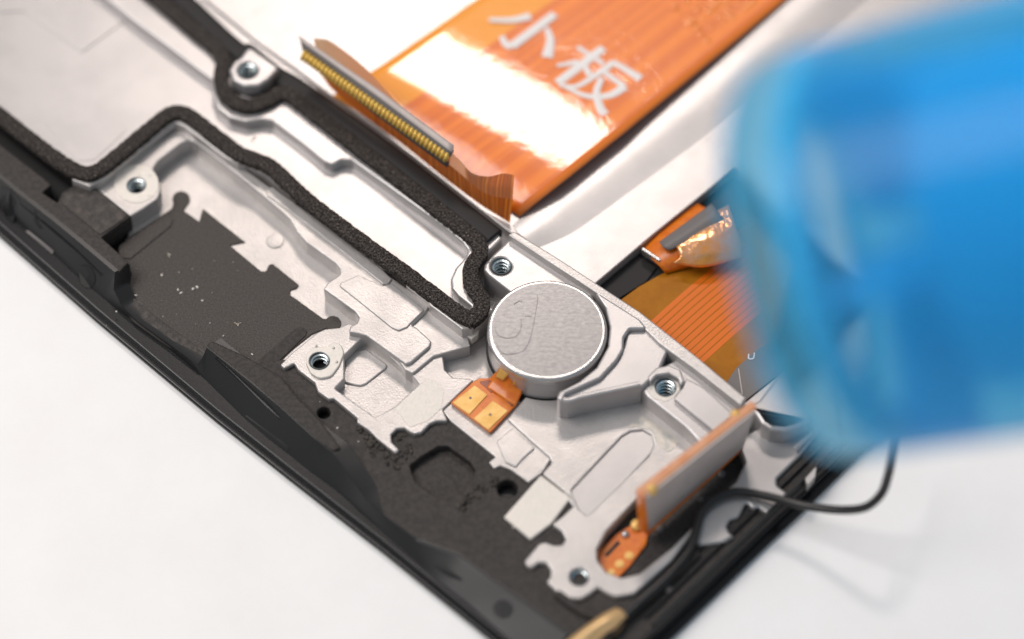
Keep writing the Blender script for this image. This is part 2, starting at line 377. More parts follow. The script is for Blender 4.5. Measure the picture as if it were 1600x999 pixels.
def band(px, py):                       # height on the sloping side wall under a pixel
    for (a, b), (c, d) in zip(pairs[:-1], pairs[1:]):
        if min(a[0], b[0]) <= px <= max(c[0], d[0]):
            f = (px - a[0]) / max(1e-6, (c[0] - a[0])); f = max(0, min(1, f))
            f2 = max(0, min(1, (px - b[0]) / max(1e-6, (d[0] - b[0]))))
            yb = a[1] + (c[1]-a[1])*f; yt = b[1] + (d[1]-b[1])*f2; zt = b[2] + (d[2]-b[2])*f2
            k = max(0, min(1, (yb - py) / max(1e-6, yb - yt))); return 0.10 + (zt - 0.10) * k
    return 0.2
def on_wall(name, pts, mat, off=0.006):
    V = []
    for (x, y) in pts:
        q = P(x, y, band(x, y)); V.append(q + (CAM - q).normalized() * off)
    return mesh(name, V, [tuple(range(len(V)))], mat, ph, smooth=False)
def ell(x, y, a, b, ang, n=20):
    ca, sa = math.cos(ang), math.sin(ang)
    return [(x + a*math.cos(2*math.pi*i/n)*ca - b*math.sin(2*math.pi*i/n)*sa, y + a*math.cos(2*math.pi*i/n)*sa + b*math.sin(2*math.pi*i/n)*ca) for i in range(n)]
# black plastic
blk = [(405, 566), (437, 562), (462, 560), (500, 590), (500, 606), (562, 648), (580, 664), (600, 663), (640, 660), (668, 652), (706, 648), (780, 706), (832, 748), (850, 745), (896, 790), (900, 840),
       (920, 872), (936, 894), (975, 913), (1002, 903), (1092, 826), (1110, 780), (1160, 735), (1215, 705), (1290, 640), (1480, 462), (1510, 508), (1306, 712), (1240, 776), (1170, 843), (1036, 972), (915, 1072, 60),
       (884, 985), (841, 953), (769, 906), (717, 866), (645, 840), (600, 808), (570, 780), (544, 740), (521, 706), (440, 620), (390, 575)]
pocket = [(640, 728), (655, 716), (684, 698), (700, 697), (735, 722), (743, 735), (738, 748), (722, 770), (700, 782), (680, 776), (648, 752)]
slab("plastic_insert", blk, 0.07, 0.20, M_plast, ph, holes=[pocket], r=5, bevel=0.014, rounds=[(793, 764, 0.085), (506, 645, 0.055)])
slab("pocket_floor", [(630, 740), (690, 688), (755, 735), (700, 800)], 0.06, 0.125, M_plast, ph)
slab("edge_bar", [(321, 541), (330, 531), (384, 556), (440, 588), (462, 616), (500, 655), (534, 700), (521, 705), (500, 692), (440, 638), (390, 594)], 0.07, 0.286, M_plast, ph, r=6, bevel=0.02)
left_block = [(-160, 105), (0, 226), (64, 275), (80, 289), (66, 301), (90, 317), (97, 301), (128, 281), (149, 293), (204, 338), (158, 371), (178, 389), (201, 410), (186, 425), (128, 380), (84, 344), (30, 302), (-160, 142)]
slab("side_block", left_block, 0.07, 0.325, M_plast, ph, r=2, bevel=0.010)
slab("worn_block_top", [(100, 303), (129, 284), (149, 295), (200, 337), (157, 367), (96, 318)], 0.30, 0.334, M_plastworn, ph, r=4, bevel=0.006)
slab("channel_floor", [(-160, 60), (0, 190), (120, 285), (150, 300), (110, 325), (60, 300), (-160, 140)], 0.06, 0.14, M_dark, ph)
strip("channel_ridge", [(-80, 128), (0, 188), (60, 236), (118, 282)], 7, 0.1, 0.31, M_rubber, ph, bevel=0.014)
# flat patches on the outer wall, shade of holes, recesses and grooves as colour
on_wall("pinhole_shade", ell(135, 432, 13, 19, -0.35), M_dark)
on_wall("pinhole_shade", ell(786, 952, 16, 14, 0.3), M_dark)
on_wall("slot_mark", [(383, 650), (388, 648), (452, 700), (450, 706)], M_dark)
on_wall("slot_mark", [(40, 362), (44, 360), (84, 392), (82, 398)], M_grey)
on_wall("slot_mark", [(676, 882), (690, 880), (722, 905), (716, 918)], M_dark)
for (x, y, rr) in ((12, 318, 12),): on_wall("pinhole_shade", ell(x, y, rr, rr*1.2, 0.3), M_dark)
on_wall("recess_shade", [(2, 292), (16, 296), (30, 312), (34, 330), (24, 336), (20, 350), (10, 340), (2, 322)], M_bezel)
on_wall("recess_shade", [(52, 330), (55, 329), (58, 346), (66, 358), (62, 359), (54, 348)], M_dark)
on_wall("groove_shade", [(30, 318), (33, 316), (124, 392), (160, 430), (157, 432), (122, 396)], M_bezel)
on_wall("groove_shade", [(335, 560), (338, 558), (420, 632), (470, 684), (466, 686), (416, 635)], M_bezel)
# glue residue lumps (irregular, uncountable)
def crumbs(name, spots, mat):
    bm = bmesh.new()
    for (x, y, z, rr) in spots:
        c = P(x, y, z); mt = Matrix.Translation(c) @ Matrix.Rotation(random.uniform(0, 6), 4, 'Z') @ Matrix.Diagonal((rr*random.uniform(.6, 1.5), rr*random.uniform(.6, 1.2), rr*random.uniform(.5, .8), 1))
        g = bmesh.ops.create_icosphere(bm, subdivisions=2, radius=1, matrix=mt)
        for v in g['verts']: v.co += Vector((random.uniform(-1, 1), random.uniform(-1, 1), random.uniform(-1, 1))) * rr * 0.22
    me = bpy.data.meshes.new(name); bm.to_mesh(me); bm.free(); me.materials.append(mat)
    for p in me.polygons: p.use_smooth = True
    return tag(link(bpy.data.objects.new(name, me), ph), None, kind="stuff")
def inside(poly, x, y):
    c = False
    for i in range(len(poly)):
        (x1, y1), (x2, y2) = poly[i-1], poly[i]
        if (y1 > y) != (y2 > y) and x < (x2-x1)*(y-y1)/(y2-y1) + x1: c = not c
    return c
def scatter(poly, n, z, r0, r1):
    out = []; xs = [p[0] for p in poly]; ys = [p[1] for p in poly]
    while len(out) < n:
        x, y = random.uniform(min(xs), max(xs)), random.uniform(min(ys), max(ys))
        if inside(poly, x, y): out.append((x, y, z, random.uniform(r0, r1)))
    return out
crumbs("glue_residue", scatter([(560, 668), (580, 680), (618, 712), (640, 690), (650, 700), (620, 735), (580, 715)], 70, 0.20, 0.010, 0.026)
       + scatter([(705, 788), (770, 742), (782, 752), (725, 798)], 40, 0.20, 0.012, 0.028)
       + scatter([(612, 676), (636, 676), (632, 695), (615, 695)], 10, 0.20, 0.012, 0.022), M_crumb)
# dust specks
crumbs("dust", [(x, y, z, r) for (x, y, z, r) in [(302, 452, .135, .018), (308, 449, .135, .012), (283, 458, .135, .012), (278, 453, .135, .009), (316, 470, .135, .009), (253, 430, .135, .009), (372, 508, .135, .010), (328, 505, .135, .006),
        (394, 554, .135, .010), (265, 398, .135, .006), (349, 525, .135, .008), (560, 690, .2, .007), (527, 669, .2, .008), (803, 824, .2, .012), (182, 487, .16, .010), (500, 628, .2, .006), (212, 462, .14, .014), (205, 468, .14, .01)]]
       + [(x + random.uniform(-60, 60), y, 0.137, random.uniform(.002, .005)) for x, y in [(300 + random.uniform(-60, 80), 440 + random.uniform(-50, 80)) for _ in range(16)]], M_worn)
def lint(spots):
    bm = bmesh.new()
    for (x, y, z, dx, dy) in spots:
        a_, b_ = P(x, y, z), P(x+dx, y+dy, z); d = (b_-a_); l = d.length
        mt = Matrix.Translation((a_+b_)/2 + Vector((0, 0, 0.006))) @ d.to_track_quat('Z', 'Y').to_matrix().to_4x4()
        bmesh.ops.create_cone(bm, segments=6, radius1=0.004, radius2=0.003, depth=l, matrix=mt, cap_ends=True)
    me = bpy.data.meshes.new("lint"); bm.to_mesh(me); bm.free(); me.materials.append(M_lint)
    tag(link(bpy.data.objects.new("lint", me), ph), None, kind="stuff")
lint([(273, 207, .303, 10, -2), (393, 221, .285, 7, -9), (262, 396, .137, 3, 8), (369, 508, .137, 8, -3), (366, 505, .137, 5, 2), (820, 305, .254, 8, 3)])
# ---- metal
slot = [(928, 862), (945, 828), (1010, 758), (1140, 680), (1165, 690), (1172, 712), (1160, 740), (1090, 822), (1000, 900), (972, 908), (945, 895)]
slab("base_plate", [(-170, 60), (120, 270), (206, 342), (197, 380), (205, 420), (250, 520), (330, 570), (420, 575), (470, 580), (520, 625), (620, 690), (700, 650), (800, 740), (905, 850), (960, 920), (1000, 915), (1100, 830), (1160, 760), (1230, 700), (1290, 640), (1500, 460), (1500, -220), (-170, -220)],
     0.06, 0.12, M_cast, ph, holes=[slot], r=5)
slab("slot_floor", [(900, 880), (1130, 660), (1200, 700), (980, 930)], 0.06, 0.106, M_plast, ph)
# upper-left bay inside the foam loop
slab("bay_plate", [(-170, 40), (60, 215), (118, 262), (150, 266), (270, 172), (300, 178), (420, 258), (560, 372), (728, 494), (762, 470), (738, 440), (760, 395), (560, 215), (440, 140), (350, 130), (150, -40), (60, -200), (-170, -200)], 0.08, 0.28, M_cast2, ph, r=8)
slab("raised_panel", [(-120, 120), (-60, 20), (38, 18), (128, 82), (196, 32), (150, -20), (60, -120), (-120, -120)], 0.2, 0.288, M_cast2, ph, r=2, bevel=0.004)
slab("raised_panel", [(70, 192), (112, 162), (128, 157), (150, 163), (198, 203), (148, 250), (120, 252)], 0.2, 0.2835, M_cast2, ph, r=8, bevel=0.002)
ridgeB = [(120, -40), (205, 30), (335, 128), (331, 145), (338, 167), (358, 184), (385, 191), (410, 187), (426, 189), (470, 222), (506, 252), (519, 258), (534, 250), (550, 251), (690, 352), (722, 378), (731, 391), (727, 402), (712, 418), (704, 436),
          (706, 450), (716, 462), (736, 478), (742, 500), (764, 480), (750, 442), (746, 414), (764, 394), (786, 372), (600, 216), (470, 116), (395, 62), (270, -40)]
slab("gasket_ridge", ridgeB, 0.1, 0.385, M_cast2, ph, r=7, bevel=0.02, rounds=[(387, 110, 0.1, 0.52)])
ridgeA = [(112, 281), (140, 292), (158, 282), (200, 248), (262, 199), (273, 192), (288, 198), (352, 247), (371, 256), (384, 254), (402, 263), (414, 269), (462, 309), (464, 300), (486, 317), (494, 333), (598, 414), (612, 413), (636, 433), (634, 440), (668, 468), (671, 477),
          (722, 515), (738, 513), (772, 484), (758, 468), (728, 490), (560, 372), (425, 262), (372, 238), (282, 172), (262, 176), (150, 262), (118, 262)]
slab("gasket_ridge", ridgeA, 0.1, 0.395, M_cast, ph, r=3, bevel=0.014)
gasA = [(-150, 62), (-60, 132), (60, 226), (112, 262), (140, 269), (165, 256), (258, 180), (278, 173), (297, 180), (370, 236), (396, 247), (422, 258), (480, 311), (560, 372), (640, 430), (718, 488), (742, 500)]
gasB = [(732, 501), (750, 484), (753, 468), (743, 451), (735, 434), (738, 412), (750, 394), (748, 378), (735, 365), (680, 322), (590, 252), (500, 182), (455, 148), (438, 143), (418, 155), (390, 163), (366, 157), (350, 140), (345, 118), (349, 96), (340, 76), (300, 42), (250, 0), (150, -80)]
strip("foam_gasket", gasA, 25, 0.39, 0.452, M_foam, ph, bevel=0.007, n=300, jit=0.005)
strip("foam_gasket", gasB, 25, 0.38, 0.448, M_foam, ph, bevel=0.007, n=320, jit=0.005)
strip("rubber_seal", [(194, -76), (290, 1), (361, 67), (418, 107), (460, 130), (530, 180), (620, 246), (700, 309), (772, 366)], 36, 0.3, 0.435, M_rubber, ph, bevel=0.05, n=120)
slab("seal_web", [(352, 92), (388, 62), (470, 128), (430, 160), (395, 152), (365, 145)], 0.3, 0.405, M_rubber, ph, r=12, bevel=0.03, rounds=[(387, 110, 0.1, 0.52)])
# screw bosses with threaded inserts
def insert(px, py, z, r=0.078, depth=0.30):
    c = P(px, py, z)
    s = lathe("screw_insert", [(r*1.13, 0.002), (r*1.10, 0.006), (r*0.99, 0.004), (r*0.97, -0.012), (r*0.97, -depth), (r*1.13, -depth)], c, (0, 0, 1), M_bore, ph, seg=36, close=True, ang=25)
    lathe("hole_bottom", [(r*0.96, -depth - 0.02), (r*0.96, -depth + 0.004)], c, (0, 0, 1), M_dark, s, seg=24)  # black disc standing in for the shade deep in the hole
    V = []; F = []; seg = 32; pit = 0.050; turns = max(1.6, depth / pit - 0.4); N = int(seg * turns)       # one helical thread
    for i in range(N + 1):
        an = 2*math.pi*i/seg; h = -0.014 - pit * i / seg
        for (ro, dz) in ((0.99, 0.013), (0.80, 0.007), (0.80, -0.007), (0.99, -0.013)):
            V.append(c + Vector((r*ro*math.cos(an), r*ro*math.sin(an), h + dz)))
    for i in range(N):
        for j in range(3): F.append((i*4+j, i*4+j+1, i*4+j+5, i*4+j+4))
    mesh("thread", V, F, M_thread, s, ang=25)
    return s
deckA = [(146, 291), (204, 338), (224, 326), (246, 311), (251, 299), (250, 285), (240, 271), (240, 262), (248, 251), (283, 224), (294, 219), (305, 222), (385, 284), (437, 328), (453, 343), (463, 361), (479, 379), (525, 412), (531, 420), (531, 428), (524, 434), (514, 440), (505, 451),
         (555, 487), (561, 496), (557, 505), (547, 510), (545, 519), (562, 522), (573, 525), (634, 569), (642, 567), (672, 541), (674, 533), (652, 513), (643, 508), (664, 488), (672, 476), (600, 425), (380, 262), (280, 200), (200, 255), (150, 285)]
slab("cast_deck", deckA, 0.08, 0.30, M_cast, ph, r=3.5, bevel=0.014, rounds=[(213, 290, 0.088)])
slab("worn_ring", ell(213, 287, 35, 30, 0), 0.29, 0.304, M_worn, ph, rounds=[(213, 290, 0.086)], bevel=0.002)
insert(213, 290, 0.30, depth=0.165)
for (x, y) in ((195, 275), (217, 274), (234, 275), (233, 306)):
    lathe("weld_dot", [(0.012, 0.0), (0.010, 0.006), (0.004, 0.009)], P(x, y, 0.303), (0, 0, 1), M_worn, ph, seg=12)
# shallow steps on the deck
slab("deck_rib", [(417, 296), (425, 292), (432, 298), (500, 346), (600, 424), (612, 436), (607, 443), (598, 444), (560, 413), (480, 350), (418, 305)], 0.28, 0.318, M_cast, ph, r=2, bevel=0.006)
slab("deck_step", [(527, 444), (560, 430), (600, 447), (612, 442), (664, 484), (641, 506), (637, 511), (623, 517), (612, 512), (560, 470)], 0.28, 0.314, M_cast, ph, r=6, bevel=0.010)
slab("cast_deck", [(638, 503), (671, 473), (728, 517), (730, 524), (735, 541), (692, 553), (678, 557), (645, 584), (633, 578), (620, 560)], 0.08, 0.268, M_cast, ph, r=3, bevel=0.012)
lathe("cast_dimple", [(0.078, 0.0), (0.074, 0.010), (0.062, 0.012), (0.0, 0.011)], P(430, 377, 0.12), (0, 0, 1), M_cast, ph, seg=32)
slab("worn_ridge_pad", [(728, 516), (742, 507), (749, 512), (747, 522), (737, 530), (728, 524)], 0.2, 0.285, M_worn, ph, r=2, bevel=0.006)
# rim plate with second boss and deep pocket
P2 = [(538, 556), (565, 529), (576, 531), (640, 581), (655, 600), (617, 635), (586, 652), (523, 607), (538, 592)]
rim = [(438, 570), (444, 576), (460, 568), (466, 578), (492, 598), (497, 612), (514, 624), (522, 623), (558, 653), (558, 660), (576, 672), (590, 686), (618, 708), (624, 703), (612, 691), (611, 679), (620, 670), (632, 669), (641, 675), (648, 678), (658, 676), (672, 662), (682, 658), (700, 658), (692, 640),
       (740, 594), (735, 592), (708, 590), (695, 578), (692, 556), (678, 557), (645, 584), (630, 575), (600, 545), (560, 512), (545, 505), (530, 512), (508, 514), (495, 520), (455, 552)]
slab("rim_plate", rim, 0.08, 0.24, M_cast, ph, holes=[P2], r=3, bevel=0.012, rounds=[(499, 564, 0.086)])
slab("worn_ring", [(478, 568), (478, 552), (490, 542), (512, 541), (520, 534), (534, 538), (538, 552), (530, 572), (518, 588), (500, 592), (486, 584)], 0.22, 0.262, M_worn, ph, rounds=[(499, 564, 0.084)], r=14, bevel=0.012)
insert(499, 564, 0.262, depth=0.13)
for (x, y) in ((494, 541), (521, 544), (526, 566)):
    lathe("weld_dot", [(0.013, 0.0), (0.011, 0.006), (0.004, 0.010)], P(x, y, 0.262), (0, 0, 1), M_stain, ph, seg=12)
slab("pocket_step", [(536, 588), (538, 598), (556, 602), (564, 603), (572, 600), (608, 572), (572, 545), (556, 548), (540, 564)], 0.1, 0.137, M_cast, ph, r=8, bevel=0.012)
slab("bare_patch", [(617, 638), (658, 602), (668, 592), (678, 594), (694, 612), (690, 638), (668, 658), (640, 668)], 0.2, 0.2435, M_worn, ph, r=4, bevel=0.002)
# lower plate (right of the motor tab) with hooks and slot arm
panel = [(893, 766), (972, 682), (986, 674), (1004, 672), (1018, 680), (1021, 694), (1014, 712), (918, 806), (905, 796)]
lower = [(792, 655), (830, 690), (858, 714), (862, 722), (847, 740), (893, 777), (896, 790), (880, 806), (862, 819), (878, 830), (884, 842), (878, 852), (866, 852), (852, 847), (842, 850), (820, 876), (823, 884), (830, 888), (842, 879), (854, 880), (861, 890), (860, 901), (854, 909), (872, 926), (890, 936),
         (908, 936), (922, 928), (934, 918), (950, 928), (962, 933), (991, 928), (1050, 876), (1083, 832), (1083, 822), (1050, 856), (1000, 896), (972, 903), (948, 894), (934, 876), (933, 858), (948, 830), (1012, 762), (1100, 715), (1150, 690), (1140, 660), (1080, 655), (1010, 610), (905, 625), (870, 612), (830, 610), (812, 630)]
slab("lower_plate", lower, 0.08, 0.24, M_cast, ph, holes=[panel], r=5, bevel=0.016, rounds=[(905, 902, 0.075)])
slab("panel_floor", [(880, 770), (985, 660), (1035, 690), (915, 820)], 0.08, 0.222, M_cast2, ph)
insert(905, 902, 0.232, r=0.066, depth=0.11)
slab("stained_patch", [(978, 668), (1004, 648), (1062, 690), (1045, 708), (1026, 690), (1016, 672), (996, 667)], 0.2, 0.2425, M_stain, ph, r=5, bevel=0.001)
slab("steel_pad", [(845, 742), (892, 778), (862, 818), (829, 843), (787, 808)], 0.1, 0.225, M_worn, ph, r=2, bevel=0.012)
slab("tab_ledge", [(686, 636), (704, 658), (774, 714), (764, 722), (772, 732), (782, 728), (798, 734), (826, 754), (847, 739), (862, 716), (795, 652), (815, 628), (750, 588)], 0.08, 0.218, M_cast, ph, r=2, bevel=0.01)
slab("tab_ledge_step", [(776, 690), (800, 668), (836, 700), (816, 718), (806, 730), (790, 722)], 0.2, 0.234, M_cast, ph, r=3, bevel=0.010)
# motor holder and right-hand bosses
tri = [(874, 622), (884, 613), (938, 591), (966, 562), (975, 540), (980, 518), (1012, 515), (1045, 545), (1030, 580), (1002, 607), (903, 627), (888, 632), (876, 630)]
slab("motor_holder", tri, 0.1, 0.47, M_cast2, ph, r=4, bevel=0.02)
slab("holder_lip", [(926, 452), (1000, 499), (1012, 514), (984, 514), (975, 527), (974, 546), (964, 563), (938, 591), (905, 606), (884, 615), (878, 628), (870, 621), (874, 612), (905, 596), (932, 574), (950, 541), (953, 510), (946, 480)], 0.1, 0.515, M_cast2, ph, r=5, bevel=0.018)
strip("holder_lip", [(876, 623), (890, 624), (906, 619), (1000, 599)], 9, 0.3, 0.505, M_cast2, ph, bevel=0.016, n=40)
slab("boss_deck", [(788, 381), (770, 398), (757, 413), (756, 421), (764, 430), (800, 458), (860, 474), (930, 478), (925, 452), (870, 416), (799, 370)], 0.1, 0.42, M_cast2, ph, r=6, bevel=0.022, rounds=[(783, 416, 0.086)])
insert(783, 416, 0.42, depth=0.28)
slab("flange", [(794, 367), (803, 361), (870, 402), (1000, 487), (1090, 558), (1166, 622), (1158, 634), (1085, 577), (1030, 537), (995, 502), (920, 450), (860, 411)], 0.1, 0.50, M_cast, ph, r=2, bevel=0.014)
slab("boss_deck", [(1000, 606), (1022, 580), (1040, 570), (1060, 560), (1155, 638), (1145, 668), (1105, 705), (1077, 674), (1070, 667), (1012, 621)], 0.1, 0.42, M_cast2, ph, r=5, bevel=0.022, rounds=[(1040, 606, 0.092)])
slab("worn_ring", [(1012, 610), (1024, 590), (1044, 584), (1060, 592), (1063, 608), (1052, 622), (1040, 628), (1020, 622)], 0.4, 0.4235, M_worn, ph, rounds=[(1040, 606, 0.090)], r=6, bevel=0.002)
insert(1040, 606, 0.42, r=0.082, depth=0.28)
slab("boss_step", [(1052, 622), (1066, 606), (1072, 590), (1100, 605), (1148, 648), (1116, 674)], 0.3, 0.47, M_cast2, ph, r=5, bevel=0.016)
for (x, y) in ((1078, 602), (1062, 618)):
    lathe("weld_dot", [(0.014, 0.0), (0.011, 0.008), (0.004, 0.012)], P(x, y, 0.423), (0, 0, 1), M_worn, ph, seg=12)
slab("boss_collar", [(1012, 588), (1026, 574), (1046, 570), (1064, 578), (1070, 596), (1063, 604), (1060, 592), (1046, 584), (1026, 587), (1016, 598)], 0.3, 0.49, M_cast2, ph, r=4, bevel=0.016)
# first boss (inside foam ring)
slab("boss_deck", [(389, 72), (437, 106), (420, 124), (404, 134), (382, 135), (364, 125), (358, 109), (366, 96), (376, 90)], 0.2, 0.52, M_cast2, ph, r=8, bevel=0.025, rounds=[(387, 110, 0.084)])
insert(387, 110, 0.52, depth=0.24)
# battery bay beyond the flange
window = [(926, 447), (1020, 367), (1150, 262), (1400, 430), (1212, 590), (1163, 630)]
slab("battery_bay", [(250, -60), (395, 60), (470, 113), (600, 208), (790, 358), (930, 455), (1165, 642), (1290, 665), (1700, 330), (1700, -250), (100, -250)], 0.1, 0.25, M_cast2, ph, holes=[window], r=3, bevel=0.01)
loft("bay_slope", [[(800, 352, .251), (845, 312, .251), (1130, 82, .251), (1300, -70, .251)], [(808, 362, .263), (856, 322, .263), (1142, 94, .263), (1312, -58, .263)], [(820, 372, .266), (870, 334, .266), (1160, 110, .266), (1330, -45, .266)], [(840, 388, .251), (900, 360, .251), (1195, 140, .251), (1370, -15, .251)]], M_cast2, ph, n=30, sub=5)
slab("window_floor", [(900, 450), (1150, 235), (1450, 430), (1170, 650)], 0.08, 0.13, M_dark, ph)
# metal right of the slot
F2 = [(1150, 688), (1185, 668), (1230, 672), (1282, 672), (1250, 712), (1214, 748), (1214, 758), (1231, 771), (1200, 806), (1195, 800), (1185, 793), (1176, 795), (1166, 784), (1154, 808), (1141, 812), (1135, 822), (1140, 833), (1148, 838), (1130, 848), (1092, 852), (1086, 845), (1098, 805), (1120, 778), (1150, 752), (1164, 722)]
slab("end_plate", F2, 0.1, 0.24, M_cast2, ph, r=5, bevel=0.02)
slab("curved_wall", [(1160, 636), (1185, 626), (1212, 590), (1330, 500), (1340, 600), (1262, 660), (1245, 668), (1226, 673), (1204, 671), (1190, 662), (1181, 648), (1172, 640)], 0.1, 0.44, M_cast2, ph, r=8, bevel=0.03)
strip("end_rib", [(1242, 700), (1262, 680), (1330, 610)], 10, 0.2, 0.30, M_cast2, ph, bevel=0.03, n=30)
# lower right edge of the frame
for off, zt, wd in ((14, 0.245, 7), (30, 0.235, 5), (47, 0.225, 6)):
    a = [(1030, 985), (1170, 849), (1240, 782), (1306, 718), (1400, 630)]
    strip("edge_rib", [(x - off*0.70, y - off*0.72) for x, y in a], wd, 0.1, zt, M_gloss, ph, bevel=0.02, n=60)
strip("edge_rib", [(870, 925), (915, 955), (955, 962), (1010, 935), (1090, 862)], 14, 0.1, 0.25, M_plast, ph, bevel=0.03, n=60)
slab("light_sliver", [(1258, 748), (1276, 728), (1274, 744), (1262, 758)], 0.15, 0.262, M_cast2, ph, r=1, bevel=0.004)
for (x, y, z, r) in ((1128, 741, .11, .032), (1095, 781, .11, .024), (1031, 826, .11, .034), (1045, 922, .21, .030)):
    lathe("rivet", [(r*1.1, 0), (r, r*0.35), (r*0.6, r*0.7), (r*0.1, r*0.8)], P(x, y, z), (0, 0, 1), M_grey, ph, seg=16)
# graphite pad with dovetail edge
def arc(cx, cy, r, a0, a1, n=9):
    return [(cx + r*math.cos(math.radians(a0 + (a1-a0)*i/n)), cy + r*0.9*math.sin(math.radians(a0 + (a1-a0)*i/n)), 0) for i in range(n+1)]
padp = [(196, 374, 0), (268, 326, 0)] + arc(283, 311, 14, 150, 410) + [(287, 329, 0), (311, 346, 0), (317, 326, 0), (383, 378, 0), (359, 383, 0), (408, 424, 2), (415, 424, 2), (420, 414, 3), (426, 412, 3), (467, 445, 2), (464, 450, 2), (454, 453, 2), (454, 461, 2), (505, 498, 0)] \
       + arc(520, 505, 13, 215, 500) + [(487, 522, 0), (442, 557, 0), (412, 578, 0), (330, 545, 0), (320, 582, 0), (263, 541, 0), (210, 503, 0), (184, 474, 6), (186, 430, 0)]
slab("graphite_pad", padp, 0.10, 0.134, M_pad, ph, r=1, bevel=0.004)
slab("pad_flap", [(186, 384), (262, 332), (270, 341), (268, 352), (204, 404), (186, 402)], 0.12, 0.145, M_pad, ph, r=5, bevel=0.004)
slab("pad_flap", [(405, 562), (462, 513), (470, 510), (480, 516), (478, 524), (438, 562), (412, 580)], 0.12, 0.142, M_plast, ph, r=5, bevel=0.004)
slab("pad_ledge", [(180, 470), (214, 500), (312, 574), (322, 556), (300, 535), (240, 492), (198, 455)], 0.1, 0.142, M_plastworn, ph, r=6, bevel=0.008)
# brass clip at the frame's corner
clip = loft("brass_clip", [[(860, 1020, .26), (905, 985, .27), (940, 960, .27), (962, 949, .26)], [(880, 1012, .36), (915, 984, .38), (945, 964, .38), (972, 953, .34)], [(905, 1015, .36), (930, 990, .37), (958, 972, .37), (979, 962, .32)], [(935, 1020, .24), (955, 996, .24), (968, 986, .24), (982, 966, .24)]], M_tip, ph, n=20, sub=5, thick=0.03)
# ---------------------------------------------------------------- vibration motor
mo = thing("vibration_motor", "round silver coin vibration motor with orange contact tab in the metal frame", "motor")
zt = 0.54; zb = 0.235
cl, crr = P(761, 519, zt), P(949.5, 519, zt)
mc = P(855, 515, zt); mr = (crr - cl).length / 2
ob = Vector((mc.x, mc.y, 0))
lathe("case", [(mr*0.985, zb), (mr*0.985, zt - 0.10), (mr*0.97, zt - 0.06), (mr*0.97, zt - 0.05)], ob, (0, 0, 1), M_cast2, mo, seg=96)
lathe("cap", [(mr*0.975, zt - 0.07), (mr, zt - 0.06), (mr, zt - 0.025), (mr*0.985, zt - 0.010), (mr*0.965, zt - 0.002), (mr*0.945, zt), (mr*0.92, zt - 0.002)], ob, (0, 0, 1), M_rim, mo, seg=96)
lathe("cap_face", [(mr*0.93, zt - 0.01), (mr*0.925, zt - 0.001), (mr*0.5, zt + 0.001)], ob, (0, 0, 1), M_motor, mo, seg=96)
strip("engraved_line", [(775, 534), (783, 550), (800, 553), (818, 547), (829, 527), (840, 468), (839, 461)], 1.4, zt - 0.004, zt + 0.0035, M_motor, mo, bevel=0.001, n=50)
strip("engraved_line", [(773, 512), (778, 523), (792, 528), (806, 525), (814, 512), (814, 498)], 1.4, zt - 0.004, zt + 0.0035, M_motor, mo, bevel=0.001, n=40)
strip("engraved_line", [(803, 475), (811, 470), (815, 472)], 1.6, zt - 0.004, zt + 0.0035, M_motor, mo, bevel=0.001, n=12)
strip("engraved_line", [(820, 494), (831, 494)], 1.6, zt - 0.004, zt + 0.0035, M_motor, mo, bevel=0.001, n=8)
# shade of the well gap, put in as a thin black ring round the foot
lathe("gap_shade_ring", [(mr*1.02, zb - 0.01), (mr*1.02, zb + 0.008)], ob, (0, 0, 1), M_dark, mo, seg=96)
tab = slab("contact_tab", [(704, 629), (740, 596), (749, 591), (764, 591), (776, 580), (818, 600), (817, 612), (805, 634), (766, 676)], 0.225, 0.256, M_poly, mo, r=3, bevel=0.006)
slab("gold_pad", [(742, 602), (762, 617), (733, 648), (707, 629)], 0.25, 0.264, M_gold, tab, r=1, bevel=0.004)
slab("gold_pad", [(770, 626), (794, 642), (763, 672), (740, 654)], 0.25, 0.264, M_gold, tab, r=1, bevel=0.004)
slab("solder_mask", [(748, 596), (766, 594), (776, 606), (768, 614)], 0.25, 0.262, M_polyd, tab, r=2, bevel=0.003)
slab("solder_mask", [(786, 622), (796, 612), (810, 622), (800, 636)], 0.25, 0.262, M_polyd, tab, r=2, bevel=0.003)
for (x, y) in ((735, 622), (766, 648)):
    lathe("pad_pit", [(0.012, 0.0), (0.010, 0.003)], P(x, y, 0.2645), (0, 0, 1), M_grey, tab, seg=10)
neck = loft("tab_neck", [[(760, 606, .262), (790, 626, .262), (806, 634, .262)], [(770, 592, .30), (795, 606, .31), (816, 612, .29)], [(778, 578, .38), (798, 590, .40), (818, 592, .36)], [(786, 568, .44), (804, 580, .45), (822, 586, .44)]], M_poly, mo, n=16, sub=5, thick=0.012)
loft("gold_patch", [[(774, 590, .335), (786, 596, .345)], [(780, 577, .415), (794, 586, .435)], [(785, 571, .465), (799, 580, .475)]], M_gold, neck, n=6, sub=4, thick=0.006)
loft("gold_patch", [[(801, 602, .345), (814, 604, .335)], [(804, 591, .43), (816, 593, .415)], [(806, 583, .475), (818, 587, .475)]], M_gold, neck, n=6, sub=4, thick=0.006)
